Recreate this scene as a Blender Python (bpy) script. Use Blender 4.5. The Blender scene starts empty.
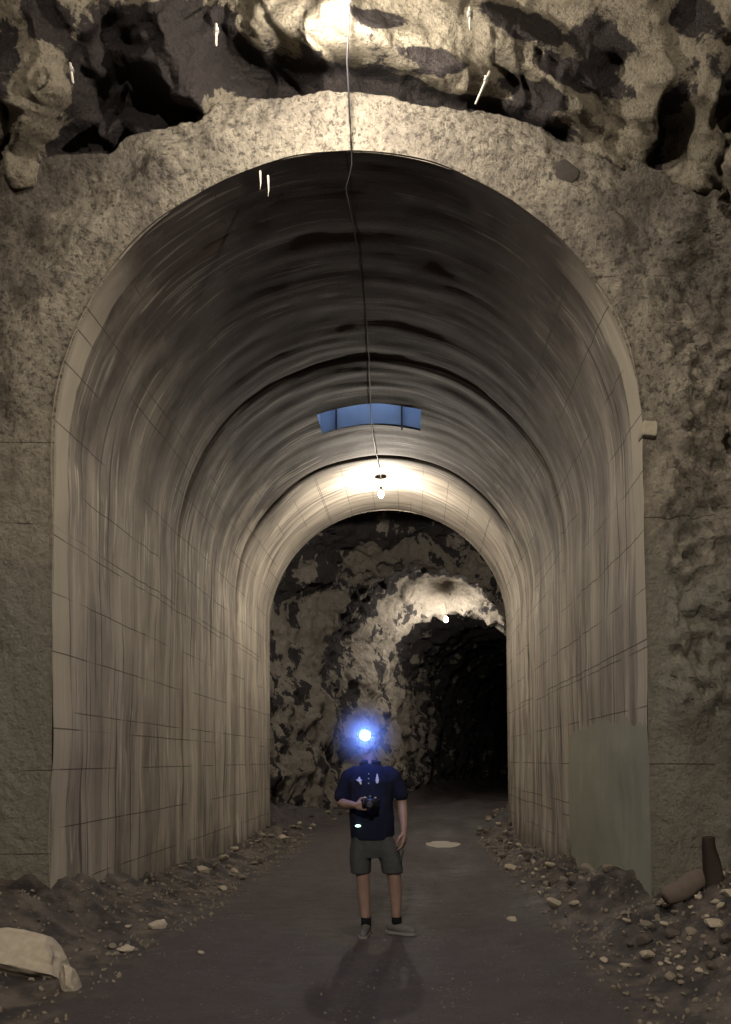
import bpy, bmesh, math, random
import numpy as np
from mathutils import Vector, Matrix, Euler
random.seed(7)
RNG = np.random.RandomState(5)
S = bpy.context.scene
C = S.collection
PI = math.pi
W, SPR, YN, YF = 2.66, 4.44, 6.6, 16.13        # half width, springing, near and far mouth of the lined bore
CAMX, CAMZ = 0.5834, 1.5251

# ------------------------------------------------------------------ noise in numpy
def _h(ix, iy, iz, seed):
    n = (ix.astype(np.int64) * 374761393 + iy.astype(np.int64) * 668265263 + iz.astype(np.int64) * 2147483647 + seed * 974711) & 0xffffffff
    n = ((n ^ (n >> 13)) * 1274126177) & 0xffffffff
    n = ((n ^ (n >> 16)) * 2246822519) & 0xffffffff
    return ((n ^ (n >> 15)) & 0xffff) / 65535.0
def vnoise(x, y, z, seed=0):
    x, y, z = np.broadcast_arrays(x, y, z)
    fx, fy, fz = np.floor(x), np.floor(y), np.floor(z)
    tx, ty, tz = x - fx, y - fy, z - fz
    tx, ty, tz = [t * t * t * (t * (t * 6 - 15) + 10) for t in (tx, ty, tz)]
    r = 0
    for a in (0, 1):
        for b in (0, 1):
            for c in (0, 1):
                w = (tx if a else 1 - tx) * (ty if b else 1 - ty) * (tz if c else 1 - tz)
                r = r + w * _h(fx + a, fy + b, fz + c, seed)
    return r * 2 - 1
def fbm(x, y, z, o=4, seed=0, gain=.5):
    r, a = 0, 1.0
    for k in range(o):
        r = r + a * vnoise(x * 2 ** k + 13.1 * k, y * 2 ** k + 7.7 * k, z * 2 ** k + 3.3 * k, seed + k)
        a *= gain
    return r
def ridged(x, y, z, o=4, seed=0):
    r, a = 0, 1.0
    for k in range(o):
        r = r + a * (1 - 2 * np.abs(vnoise(x * 2 ** k + 5.1 * k, y * 2 ** k, z * 2 ** k + 9.3 * k, seed + k)))
        a *= .5
    return r
def worley(x, y, z, seed=0):
    x, y, z = np.broadcast_arrays(x, y, z)
    fx, fy, fz = np.floor(x), np.floor(y), np.floor(z)
    f1 = np.full(x.shape, 9.0); f2 = np.full(x.shape, 9.0); idv = np.zeros(x.shape)
    for a in (-1, 0, 1):
        for b in (-1, 0, 1):
            for c in (-1, 0, 1):
                cx, cy, cz = fx + a, fy + b, fz + c
                d = np.sqrt((cx + _h(cx, cy, cz, seed) - x) ** 2 + (cy + _h(cx, cy, cz, seed + 1) - y) ** 2 + (cz + _h(cx, cy, cz, seed + 2) - z) ** 2)
                near = d < f1
                f2 = np.where(near, f1, np.minimum(f2, d))
                idv = np.where(near, _h(cx, cy, cz, seed + 3), idv)
                f1 = np.where(near, d, f1)
    return f1, f2, idv
def sstep(a, b, t):
    t = np.clip((t - a) / (b - a), 0, 1)
    return t * t * (3 - 2 * t)

# ------------------------------------------------------------------ materials
class NT:
    def __init__(s, name, rough=.9, spec=.2):
        s.m = bpy.data.materials.new(name); s.m.use_nodes = True
        s.t = s.m.node_tree; s.b = s.t.nodes['Principled BSDF']
        s.b.inputs['Roughness'].default_value = rough
        s.b.inputs['Specular IOR Level'].default_value = spec
    def n(s, kind, **kw):
        o = s.t.nodes.new(kind)
        for k, v in kw.items(): setattr(o, k, v)
        return o
    def put(s, sock, v):
        if hasattr(v, 'is_output') or isinstance(v, bpy.types.NodeSocket): s.t.links.new(v, sock)
        else: sock.default_value = v
    def math(s, op, a, b=0.0, clamp=False):
        o = s.n('ShaderNodeMath', operation=op, use_clamp=clamp)
        s.put(o.inputs[0], a); s.put(o.inputs[1], b); return o.outputs[0]
    def obj(s): return s.n('ShaderNodeTexCoord').outputs['Object']
    def uv(s): return s.n('ShaderNodeTexCoord').outputs['UV']
    def mapping(s, vec, scale=(1, 1, 1), loc=(0, 0, 0)):
        o = s.n('ShaderNodeMapping'); s.put(o.inputs['Vector'], vec)
        o.inputs['Scale'].default_value = scale; o.inputs['Location'].default_value = loc
        return o.outputs[0]
    def noise(s, vec, scale, detail=5, rough=.55, dist=0):
        o = s.n('ShaderNodeTexNoise'); s.put(o.inputs['Vector'], vec)
        o.inputs['Scale'].default_value = scale; o.inputs['Detail'].default_value = detail
        o.inputs['Roughness'].default_value = rough; o.inputs['Distortion'].default_value = dist
        return o.outputs['Fac']
    def voro(s, vec, scale, feature='F1'):
        o = s.n('ShaderNodeTexVoronoi', feature=feature); s.put(o.inputs['Vector'], vec)
        o.inputs['Scale'].default_value = scale; return o.outputs['Distance']
    def ramp(s, f, *stops):
        o = s.n('ShaderNodeValToRGB'); s.put(o.inputs[0], f); r = o.color_ramp
        while len(r.elements) < len(stops): r.elements.new(.5)
        for e, (p, c) in zip(r.elements, stops):
            e.position = p; e.color = (c, c, c, 1) if isinstance(c, (int, float)) else (*c, 1)
        return o.outputs[0]
    def mix(s, f, a, b, mode='MIX'):
        o = s.n('ShaderNodeMix', data_type='RGBA', blend_type=mode)
        s.put(o.inputs[0], f)
        for k, v in ((6, a), (7, b)):
            s.put(o.inputs[k], (*v, 1) if isinstance(v, tuple) and len(v) == 3 else v)
        return o.outputs[2]
    def sep(s, v):
        o = s.n('ShaderNodeSeparateXYZ'); s.put(o.inputs[0], v); return o.outputs
    def bump(s, h, strength=.5, dist=.02, prev=None):
        o = s.n('ShaderNodeBump'); o.inputs['Strength'].default_value = strength; o.inputs['Distance'].default_value = dist
        s.put(o.inputs['Height'], h)
        if prev is not None: s.put(o.inputs['Normal'], prev)
        return o.outputs[0]
    def done(s, col, nor=None):
        s.put(s.b.inputs['Base Color'], (*col, 1) if isinstance(col, tuple) else col)
        if nor is not None: s.put(s.b.inputs['Normal'], nor)
        return s.m
def box_mask(t, sx, sy, x0, x1, y0, y1, soft=.02):
    a = t.math('MULTIPLY', t.math('GREATER_THAN', sx, x0), t.math('LESS_THAN', sx, x1))
    b = t.math('MULTIPLY', t.math('GREATER_THAN', sy, y0), t.math('LESS_THAN', sy, y1))
    return t.math('MULTIPLY', a, b)
def plain(name, col, rough=.7, spec=.3, metal=0, noise=0):
    t = NT(name, rough, spec); t.b.inputs['Metallic'].default_value = metal
    if noise:
        n = t.noise(t.obj(), noise)
        return t.done(t.mix(n, tuple(c * .7 for c in col), tuple(min(1, c * 1.3) for c in col)), t.bump(n, .3, .004))
    return t.done(col)
def emit(name, col, strength):
    t = NT(name); t.b.inputs['Emission Color'].default_value = (*col, 1)
    t.b.inputs['Emission Strength'].default_value = strength
    return t.done(col)

def liner_material():
    # UV: x = metres round the profile from the floor on the left, y = metres along the bore
    t = NT('cast_concrete_lining', .85, .25)
    uv = t.uv(); u, v, _ = t.sep(uv)
    tot = 2 * SPR + PI * W
    band = t.noise(t.mapping(uv, (.26, 3.6, 1)), 1, 5, .55)
    fine = t.noise(t.mapping(uv, (.5, 22, 1)), 1, 4, .6)
    wide = t.noise(t.mapping(uv, (.30, 2.4, 1), (4, 9, 0)), 1, 6, .7, .3)
    blot = t.noise(uv, .9, 6, .62)
    col = t.mix(t.ramp(band, (.34, 0.), (.66, 1.)), (.22, .185, .155), (.54, .475, .385))
    col = t.mix(t.ramp(wide, (.40, .8), (.56, 0.)), col, (.12, .102, .088))
    col = t.mix(t.math('MULTIPLY', t.ramp(fine, (.45, 0.), (.62, 1.)), .12), col, (.20, .175, .15))
    col = t.mix(t.ramp(blot, (.35, .0), (.7, .7)), col, (.36, .33, .27))
    # soot from the old locomotives on the crown, streaked along the casting bands
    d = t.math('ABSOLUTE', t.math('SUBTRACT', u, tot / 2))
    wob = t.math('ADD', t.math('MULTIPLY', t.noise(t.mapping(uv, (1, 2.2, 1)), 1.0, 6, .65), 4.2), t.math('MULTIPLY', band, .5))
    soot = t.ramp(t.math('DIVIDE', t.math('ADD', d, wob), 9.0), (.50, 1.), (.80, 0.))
    soot_shade = t.mix(blot, (.012, .0085, .0085), (.060, .042, .036))
    soot_shade = t.mix(t.ramp(t.math('DIVIDE', v, 20.0), (.44, 0.), (.54, .85)), soot_shade, (.010, .0078, .0068))  # soot deepened further along the bore, painting shade into the crown
    # soot thins at the far mouth, painting in the lamplit ring
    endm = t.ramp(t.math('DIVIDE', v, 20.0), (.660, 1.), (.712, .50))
    col = t.mix(t.math('MULTIPLY', t.math('MULTIPLY', soot, .96), endm), col, soot_shade)
    # damp dark foot of the walls
    foot = t.math('SUBTRACT', tot / 2, d)
    fm = t.math('ADD', foot, t.math('MULTIPLY', t.noise(t.mapping(uv, (.8, 3, 1), (2, 2, 0)), 1, 5, .65), -1.8))
    col = t.mix(t.ramp(t.math('ADD', fm, 1.0), (.0, .75), (.55, .0)), col, (.07, .06, .055))
    # lime runs
    run = t.noise(t.mapping(uv, (.8, 20, 1), (3, 1, 0)), 1, 3, .5)
    where = t.noise(t.mapping(uv, (1, 1.0, 1), (9, 4, 0)), 1.1, 3, .5)
    rm = t.math('MULTIPLY', t.ramp(run, (.57, 0.), (.62, 1.)), t.ramp(where, (.47, 0.), (.56, 1.)))
    rm = t.math('MULTIPLY', rm, t.math('SUBTRACT', 1.0, t.math('MULTIPLY', soot, .75)))
    col = t.mix(t.math('MULTIPLY', rm, .75), col, (.52, .48, .40))
    # rusty and black seepage
    run2 = t.noise(t.mapping(uv, (.35, 14, 1), (1, 7, 0)), 1, 3, .5)
    col = t.mix(t.ramp(run2, (.58, 0.), (.66, .8)), col, (.055, .045, .042))
    # pale form edge at the near mouth
    e = t.math('ADD', v, t.math('MULTIPLY', t.noise(t.mapping(uv, (1.3, 6, 1)), 1, 3), .16))
    rim = t.math('MULTIPLY', t.ramp(t.math('SUBTRACT', e, 6.0), (.97, .75), (.99, 0.)), t.ramp(t.math('DIVIDE', d, 9.0), (.24, 0.), (.36, 1.)))
    col = t.mix(rim, col, (.46, .41, .32))
    # board joints: broken dark lines along the bore
    f = t.math('FRACT', t.math('DIVIDE', t.math('ADD', u, .13), .53))
    ln = t.math('LESS_THAN', f, .022)
    brk = t.ramp(t.noise(t.mapping(uv, (1.7, .8, 1), (5, 2, 0)), 1, 2), (.42, 0.), (.50, 1.))
    ln = t.math('MULTIPLY', ln, brk)
    f2 = t.math('LESS_THAN', t.math('FRACT', t.math('DIVIDE', u, 1.83)), .007)
    ln = t.math('MAXIMUM', ln, t.math('MULTIPLY', f2, t.ramp(t.noise(t.mapping(uv, (1.2, .5, 1), (1, 8, 0)), 1, 2), (.42, 0.), (.5, 1.))))
    col = t.mix(t.math('MULTIPLY', ln, .8), col, (.04, .034, .03))
    # grey-green cover paint on the lower right wall
    r_u = t.math('SUBTRACT', tot, u)
    edge = t.math('MULTIPLY', t.noise(uv, 1.6, 6, .7), .55)
    arc = t.math('MULTIPLY', t.math('ABSOLUTE', t.math('SUBTRACT', v, 8.3)), .06)
    pm = t.math('MULTIPLY', t.math('LESS_THAN', t.math('ADD', t.math('ADD', r_u, edge), arc), 2.22), t.math('LESS_THAN', t.math('ADD', v, t.math('MULTIPLY', edge, .1)), 10.12))
    pcol = t.mix(blot, (.26, .265, .20), (.33, .335, .26))
    col = t.mix(t.math('MULTIPLY', pm, .93), col, pcol)
    g = t.noise(uv, 40, 5, .7)
    nb = t.bump(g, .35, .012)
    nb = t.bump(band, .25, .02, nb)
    nb = t.bump(ln, -.6, .02, nb)
    return t.done(col, nb)
def face_material():
    t = NT('portal_face_shotcrete', .95, .15)
    o = t.obj(); x, y, z = t.sep(o)
    g = t.noise(o, 26, 7, .8); m = t.noise(o, 2.2, 8, .7); l = t.noise(o, .75, 5, .6, .4)
    col = t.mix(t.ramp(m, (.3, 0.), (.7, 1.)), (.24, .21, .175), (.52, .465, .37))
    col = t.mix(t.math('MULTIPLY', t.ramp(g, (.3, 1.), (.5, 0.)), .5), col, (.12, .10, .09))
    col = t.mix(t.ramp(l, (.52, 0.), (.55, .55)), col, (.17, .15, .132))
    # smoother boards low down
    vert = t.noise(t.mapping(o, (5, 1, .4)), 1, 4)
    low = t.ramp(t.math('DIVIDE', t.math('ADD', z, t.math('MULTIPLY', m, 1.5)), 8), (.50, 1.), (.56, 0.))
    left = t.math('LESS_THAN', x, 0.0)
    bc = t.mix(vert, (.24, .23, .195), (.40, .375, .31))
    col = t.mix(t.math('MULTIPLY', low, .8), col, bc)
    w = t.math('ADD', z, t.math('MULTIPLY', t.noise(t.mapping(o, (1.5, 1, 0)), 1, 1), .04))
    f = t.math('LESS_THAN', t.math('FRACT', t.math('DIVIDE', w, .74)), .016)
    brk = t.ramp(t.noise(t.mapping(o, (1.1, 1, 1.6), (3, 0, 5)), 1, 2), (.50, 0.), (.56, .8))
    inner = t.math('LESS_THAN', t.math('ABSOLUTE', x), 3.25)
    ln = t.math('MULTIPLY', t.math('MULTIPLY', f, brk), t.math('MULTIPLY', inner, t.math('LESS_THAN', z, 6.3)))
    col = t.mix(t.math('MULTIPLY', ln, .85), col, (.04, .034, .03))
    # tan leach stains
    st = t.noise(t.mapping(o, (3.2, 1, .9), (7, 0, 2)), 1, 4)
    col = t.mix(t.ramp(st, (.70, 0.), (.73, .7)), col, (.46, .37, .24))
    rgh = t.ramp(t.math('DIVIDE', z, 8.0), (.50, .25), (.60, 1.))
    pit = t.noise(o, 17, 3, .8)
    # sprayed collar round the arch, cut off with a ragged edge; browner coat outside it
    zz = t.math('MAXIMUM', t.math('SUBTRACT', z, SPR), 0.0)
    rad = t.math('SQRT', t.math('ADD', t.math('MULTIPLY', x, x), t.math('MULTIPLY', zz, zz)))
    rad = t.math('ADD', rad, t.math('MULTIPLY', t.noise(o, 1.6, 7, .7), 1.2))
    col = t.mix(t.ramp(t.math('DIVIDE', rad, 10.0), (.385, 0.), (.405, .62)), col, (.135, .118, .10))
    col = t.mix(t.math('MULTIPLY', t.ramp(pit, (.36, .8), (.50, 0.)), rgh), col, (.075, .064, .056))
    nb = t.bump(g, 1., .06); nb = t.bump(pit, .9, .06, nb); nb = t.bump(t.noise(o, 9, 5, .7), .8, .09, nb); nb = t.bump(ln, -.7, .02, nb)
    return t.done(col, nb)
def rock_material(name, pale, dark, cover=(.46, .56), sc=1.0, seed=0, attr=None):
    t = NT(name, .92, .2)
    o = t.obj()
    big = t.noise(t.mapping(o, (1, 1, 1), (seed, seed * 2, 0)), 1.15 * sc, 7, .66, .5)
    g = t.noise(o, 26, 6, .72); m = t.noise(o, 5, 6, .6)
    p = t.mix(m, tuple(c * .72 for c in pale), tuple(min(1, c * 1.2) for c in pale))
    d = t.mix(g, tuple(c * .6 for c in dark), tuple(c * 1.5 for c in dark))
    if attr:      # dark tone of bare rock, which also carries painted shade
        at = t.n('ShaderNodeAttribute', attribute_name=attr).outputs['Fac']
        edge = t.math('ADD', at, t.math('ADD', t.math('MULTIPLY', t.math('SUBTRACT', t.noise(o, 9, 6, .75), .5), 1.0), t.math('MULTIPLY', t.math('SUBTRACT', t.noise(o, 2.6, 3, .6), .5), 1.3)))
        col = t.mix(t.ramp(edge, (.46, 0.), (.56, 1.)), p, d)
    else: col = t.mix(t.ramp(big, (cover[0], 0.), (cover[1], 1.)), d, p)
    sp = t.noise(o, 34, 4, .7)
    col = t.mix(t.math('MULTIPLY', t.ramp(sp, (.36, 1.), (.46, 0.)), .6), col, dark)
    nb = t.bump(g, 1.0, .08); nb = t.bump(t.noise(o, 8, 6, .7), 1., .2, nb)
    return t.done(col, nb)
def ground_material():
    t = NT('packed_dirt_road', .82, .35)
    o = t.obj(); x, y, z = t.sep(o)
    big = t.noise(t.mapping(o, (1.3, .45, 1)), 1.0, 6, .6); g = t.noise(o, 30, 6, .75); m = t.noise(o, 4, 5, .6)
    col = t.mix(t.ramp(big, (.3, 0.), (.7, 1.)), (.037, .030, .033), (.076, .061, .063))
    col = t.mix(t.ramp(m, (.45, .0), (.75, .6)), col, (.036, .029, .030))
    ax = t.math('ABSOLUTE', t.math('SUBTRACT', x, .15))
    b = t.ramp(t.math('DIVIDE', t.math('ADD', ax, t.math('MULTIPLY', m, .9)), 4.0), (.50, 0.), (.62, 1.))
    bc = t.mix(t.ramp(m, (.4, 0.), (.65, 1.)), (.026, .021, .020), (.12, .098, .082))
    col = t.mix(t.math('MULTIPLY', b, t.math('LESS_THAN', y, 16.5)), col, bc)
    peb = t.voro(o, 22)
    pm = t.math('MULTIPLY', t.ramp(peb, (.16, 1.), (.24, 0.)), t.ramp(t.noise(o, 3, 3), (.5, 0.), (.65, 1.)))
    col = t.mix(t.math('MULTIPLY', pm, .55), col, (.30, .26, .21))
    rg = t.ramp(big, (.35, .55), (.65, .9)); t.put(t.b.inputs['Roughness'], rg)
    nb = t.bump(g, .8, .025); nb = t.bump(m, .7, .06, nb); nb = t.bump(pm, .6, .02, nb)
    return t.done(col, nb)

M = dict(
    liner=liner_material(), face=face_material(), ground=ground_material(),
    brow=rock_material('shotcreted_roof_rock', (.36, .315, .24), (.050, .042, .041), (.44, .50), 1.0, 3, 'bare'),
    side=rock_material('shotcreted_side_rock', (.34, .295, .23), (.12, .10, .09), (.38, .5), 1.3, 8),
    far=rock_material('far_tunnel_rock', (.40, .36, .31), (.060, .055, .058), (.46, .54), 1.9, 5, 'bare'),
    stone=plain('rubble_grey', (.20, .17, .135), .9, .2, 0, 14),
    stone2=plain('rubble_pale', (.36, .31, .24), .9, .2, 0, 14),
    stone3=plain('rubble_dark', (.09, .075, .065), .9, .2, 0, 14),
    boulder=plain('boulder_pale_limestone', (.40, .35, .28), .9, .2, 0, 7),
    wood=plain('charred_timber', (.030, .022, .018), .85, .25, 0, 30),
    log=plain('weathered_grey_log', (.12, .095, .078), .85, .25, 0, 14),
    black=plain('black_rubber', (.012, .012, .014), .6, .4),
    cable=plain('cable_dark', (.012, .011, .013), .6, .3),
    steel=plain('galvanised_steel', (.45, .43, .40), .45, .5, .7, 20),
    lime=plain('lime_white', (.62, .58, .50), .8, .3, 0, 30),
    plug=plain('mortar_patch', (.055, .048, .043), .95, .15, 0, 18),
    blockm=plain('mortar_pale', (.36, .32, .25), .95, .15, 0, 20),
    shaft=plain('pale_blue_painted_steel', (.40, .50, .64), .6, .4, 0, 3),
    shaftdark=plain('rusted_frame', (.05, .045, .05), .7, .4, 0, 20),
    pale=plain('dried_silt', (.27, .235, .19), .6, .4, 0, 9),
    skin=plain('skin', (.26, .168, .14), .55, .4, 0, 9),
    hair=plain('dark_brown_hair', (.025, .018, .014), .7, .3, 0, 60),
    shirt=plain('navy_cotton', (.010, .012, .030), .9, .15, 0, 25),
    shorts=plain('charcoal_cotton', (.060, .062, .066), .9, .15, 0, 25),
    sock=plain('black_knit', (.010, .010, .012), .95, .1),
    shoe=plain('grey_mesh_fabric', (.11, .105, .10), .8, .2, 0, 30),
    sole=plain('pale_rubber_sole', (.20, .195, .19), .7, .3),
    camblack=plain('camera_black', (.012, .012, .013), .4, .5),
    camsilver=plain('camera_silver', (.6, .6, .58), .3, .6, .8),
    glass=plain('coated_glass', (.05, .05, .09), .05, .9),
    white=plain('white_thread', (.42, .42, .44), .8, .2),
    bulb=emit('lit_bulb', (1.0, .78, .48), 60),
    led=emit('headlamp_led', (.45, .62, 1.0), 55),
    green=emit('green_indicator', (.55, 1.0, .72), 3.0),
    recess_glow=emit('added_recess_glow', (.35, .55, 1.0), 1.0),  # glow of the added panel over the crown recess
)

# ------------------------------------------------------------------ objects
def link(name, me, mat=None, parent=None, kind=None, smooth=True):
    o = bpy.data.objects.new(name, me); C.objects.link(o)
    if mat: me.materials.append(mat)
    if smooth:
        me.polygons.foreach_set('use_smooth', [True] * len(me.polygons))
    if parent: o.parent = parent
    if kind: o['kind'] = kind
    return o
def tag(o, label, cat, group=None, kind=None):
    o['label'] = label; o['category'] = cat
    if group: o['group'] = group
    if kind: o['kind'] = kind
    return o
def thing(name, label, cat, loc=(0, 0, 0), rz=0, group=None):
    o = bpy.data.objects.new(name, None); C.objects.link(o)
    o.location = loc; o.rotation_euler = (0, 0, rz); o.empty_display_size = .1
    return tag(o, label, cat, group)
def grid(name, P, mat, kind=None, uv=None, flip=False, parent=None):
    nu, nv = P.shape[:2]
    me = bpy.data.meshes.new(name)
    idx = np.arange(nu * nv).reshape(nu, nv)
    q = np.stack([idx[:-1, :-1], idx[1:, :-1], idx[1:, 1:], idx[:-1, 1:]], -1).reshape(-1, 4)
    if flip: q = q[:, ::-1]
    me.vertices.add(nu * nv); me.vertices.foreach_set('co', P.reshape(-1).astype(np.float32))
    me.loops.add(q.size); me.loops.foreach_set('vertex_index', q.reshape(-1).astype(np.int32))
    me.polygons.add(len(q)); me.polygons.foreach_set('loop_start', (np.arange(len(q)) * 4).astype(np.int32))
    if uv is not None:
        l = me.uv_layers.new(name='UVMap')
        l.data.foreach_set('uv', uv.reshape(-1, 2)[q.reshape(-1)].reshape(-1).astype(np.float32))
    me.update(calc_edges=True); me.validate()
    return link(name, me, mat, parent, kind)

class MB:
    """collects shapes into one bmesh"""
    def __init__(s): s.bm = bmesh.new()
    def ell(s, c, r, rot=None, seg=16):
        m = Matrix.Translation(Vector(c)) @ (rot.to_matrix().to_4x4() if rot else Matrix()) @ Matrix.Diagonal((*r, 1))
        bmesh.ops.create_uvsphere(s.bm, u_segments=seg, v_segments=max(6, seg * 2 // 3), radius=1, matrix=m); return s
    def box(s, c, d, rot=None, bev=0):
        m = Matrix.Translation(Vector(c)) @ (rot.to_matrix().to_4x4() if rot else Matrix()) @ Matrix.Diagonal((*d, 1))
        v = bmesh.ops.create_cube(s.bm, size=1, matrix=m)['verts']
        if bev: bmesh.ops.bevel(s.bm, geom=list({e for x in v for e in x.link_edges}), offset=bev, segments=2, affect='EDGES')
        return s
    def cyl(s, a, b, r0, r1=None, seg=16, caps=True):
        a, b = Vector(a), Vector(b); d = b - a
        m = Matrix.Translation((a + b) / 2) @ d.to_track_quat('Z', 'Y').to_matrix().to_4x4()
        bmesh.ops.create_cone(s.bm, cap_ends=caps, segments=seg, radius1=r0, radius2=r0 if r1 is None else r1, depth=d.length, matrix=m); return s
    def cap(s, pts):
        """chain of (x,y,z,r): tapered limbs with round joints"""
        for (x, y, z, r) in pts: s.ell((x, y, z), (r, r, r), None, 14)
        for p, q in zip(pts, pts[1:]): s.cyl(p[:3], q[:3], p[3], q[3], 16)
        return s
    def loft(s, rings, seg=28):
        """rings of (cx,cy,z,rx,ry): closed body of oval sections"""
        R = []
        for (cx, cy, z, rx, ry) in rings:
            R.append([s.bm.verts.new((cx + rx * math.cos(2 * PI * k / seg), cy + ry * math.sin(2 * PI * k / seg), z)) for k in range(seg)])
        for a, b in zip(R, R[1:]):
            for k in range(seg): s.bm.faces.new((a[k], a[(k + 1) % seg], b[(k + 1) % seg], b[k]))
        s.bm.faces.new(R[0][::-1]); s.bm.faces.new(R[-1]); return s
    def tube(s, pts, r, seg=8):
        pts = [Vector(p) for p in pts]; prev = None
        for i, p in enumerate(pts):
            d = (pts[min(i + 1, len(pts) - 1)] - pts[max(i - 1, 0)]).normalized()
            q = d.to_track_quat('Z', 'Y'); rr = r(i / (len(pts) - 1)) if callable(r) else r
            ring = [s.bm.verts.new(p + q @ Vector((rr * math.cos(2 * PI * k / seg), rr * math.sin(2 * PI * k / seg), 0))) for k in range(seg)]
            if prev:
                best = min(range(seg), key=lambda sh: (ring[sh].co - prev[0].co).length)
                ring = ring[best:] + ring[:best]
                for k in range(seg): s.bm.faces.new((prev[k], prev[(k + 1) % seg], ring[(k + 1) % seg], ring[k]))
            else: s.bm.faces.new(ring[::-1])
            prev = ring
        s.bm.faces.new(prev); return s
    def build(s, name, mat, parent=None, smooth=True):
        bmesh.ops.recalc_face_normals(s.bm, faces=s.bm.faces)
        me = bpy.data.meshes.new(name); s.bm.to_mesh(me); s.bm.free()
        return link(name, me, mat, parent, None, smooth)
    def fused(s, name, mat, parent=None, voxel=.008, smooth=4, wrinkle=None):
        """voxel-union everything into one continuous skin"""
        o = s.build(name, mat, None)
        m = o.modifiers.new('r', 'REMESH'); m.mode = 'VOXEL'; m.voxel_size = voxel
        k = o.modifiers.new('s', 'SMOOTH'); k.factor = .6; k.iterations = smooth
        dg = bpy.context.evaluated_depsgraph_get(); dg.update()
        me = bpy.data.meshes.new_from_object(o.evaluated_get(dg)); old = o.data
        o.modifiers.clear(); o.data = me; bpy.data.meshes.remove(old)
        if not me.materials: me.materials.append(mat)
        co = np.empty(len(me.vertices) * 3, np.float32); me.vertices.foreach_get('co', co); co = co.reshape(-1, 3)
        if wrinkle is not None:
            no = np.empty(len(me.vertices) * 3, np.float32); me.vertices.foreach_get('normal', no)
            co = co + no.reshape(-1, 3) * wrinkle(co[:, 0], co[:, 1], co[:, 2])[:, None]
            me.vertices.foreach_set('co', co.reshape(-1).astype(np.float32))
        me.polygons.foreach_set('use_smooth', [True] * len(me.polygons)); me.update()
        o.parent = parent
        return o

# ------------------------------------------------------------------ ground
def lerp(x, xs, ys): return np.interp(x, xs, ys)
def center_x(y):
    y = np.asarray(y, float)
    return sum(np.interp(y + o, [16.3, 19, 21.4, 24, 27, 31, 38.7, 50, 66], [0, .3, .8, 1.35, 2.0, 3.0, 5.0, 9, 16]) for o in (-1.5, -.75, 0, .75, 1.5)) / 5 * sstep(16.1, 18, y)
def ground_h(x, y):
    x = np.asarray(x, float); y = np.asarray(y, float)
    cx = center_x(y); xr = x - cx
    road = lerp(y, [6.5, 12, 60], [0, -.10, -.10])
    lb = lerp(y, [-2, 3, 5, 6.6, 8, 10, 12, 16, 18, 30, 60], [.75, .75, .62, .55, .26, .14, .14, .18, .45, .5, .5])   # height of the left bank
    rb = lerp(y, [-2, 3, 5, 6.6, 8, 10, 12, 16, 18, 30, 60], [.85, .85, .72, .48, .20, .12, .10, .14, .4, .4, .4])
    wl = lerp(y, [0, 5, 6.4, 7.2, 60], [1.55, 1.6, 1.62, 1.55, 1.75])
    wr = lerp(y, [0, 5, 6.4, 7.2, 60], [2.0, 2.05, 2.05, 1.85, 1.9])
    el = lerp(y, [0, 6.4, 7.4, 16, 17, 60], [3.3, 3.3, 2.66, 2.66, 3.4, 3.4])
    er = lerp(y, [0, 6.4, 7.4, 16, 17, 60], [3.5, 3.5, 2.66, 2.66, 3.4, 3.4])
    n1 = fbm(x * .9, y * .9, 0, 4, 11)
    tl = sstep(0, 1, (-xr - wl + .12 * n1) / (el - wl)); tr = sstep(0, 1, (xr - wr + .15 * n1) / (er - wr))
    tl = tl ** 1.5
    lump = ridged(x * 2.3, y * 2.3, 0, 4, 21) * .5
    h = road + lb * tl + rb * tr
    h = h + (tl + tr) * (.10 * n1 + .06 * lump + .05 * fbm(x * 3.4, y * 3.4, 0, 3, 77)) + np.clip((tl + tr) * 3, 0, 1) * .035 * fbm(x * 6, y * 6, 0, 3, 5)
    h = h + .018 * fbm(x * .8, y * .35, 0, 3, 3) - .025 * np.exp(-((xr + .85) / .28) ** 2) - .025 * np.exp(-((xr - 1.05) / .28) ** 2)
    h = h + .006 * fbm(x * 9, y * 9, 0, 2, 31)
    return h
def gh(x, y): return float(ground_h(np.array([x]), np.array([y]))[0])
a = np.concatenate([np.arange(-7, 2.5, .12), np.arange(2.5, 12, .035), np.arange(12, 20, .08), np.arange(20, 66, .3)])
s_ = np.concatenate([np.linspace(-4.4, -1.2, 110), np.linspace(-1.17, 1.5, 50), np.linspace(1.53, 4.4, 105)])
Y, X0 = np.meshgrid(a, s_, indexing='ij')
X = X0 + center_x(Y)
grid('floor', np.stack([X, Y, ground_h(X, Y)], -1), M['ground'], 'structure', flip=True)

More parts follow.
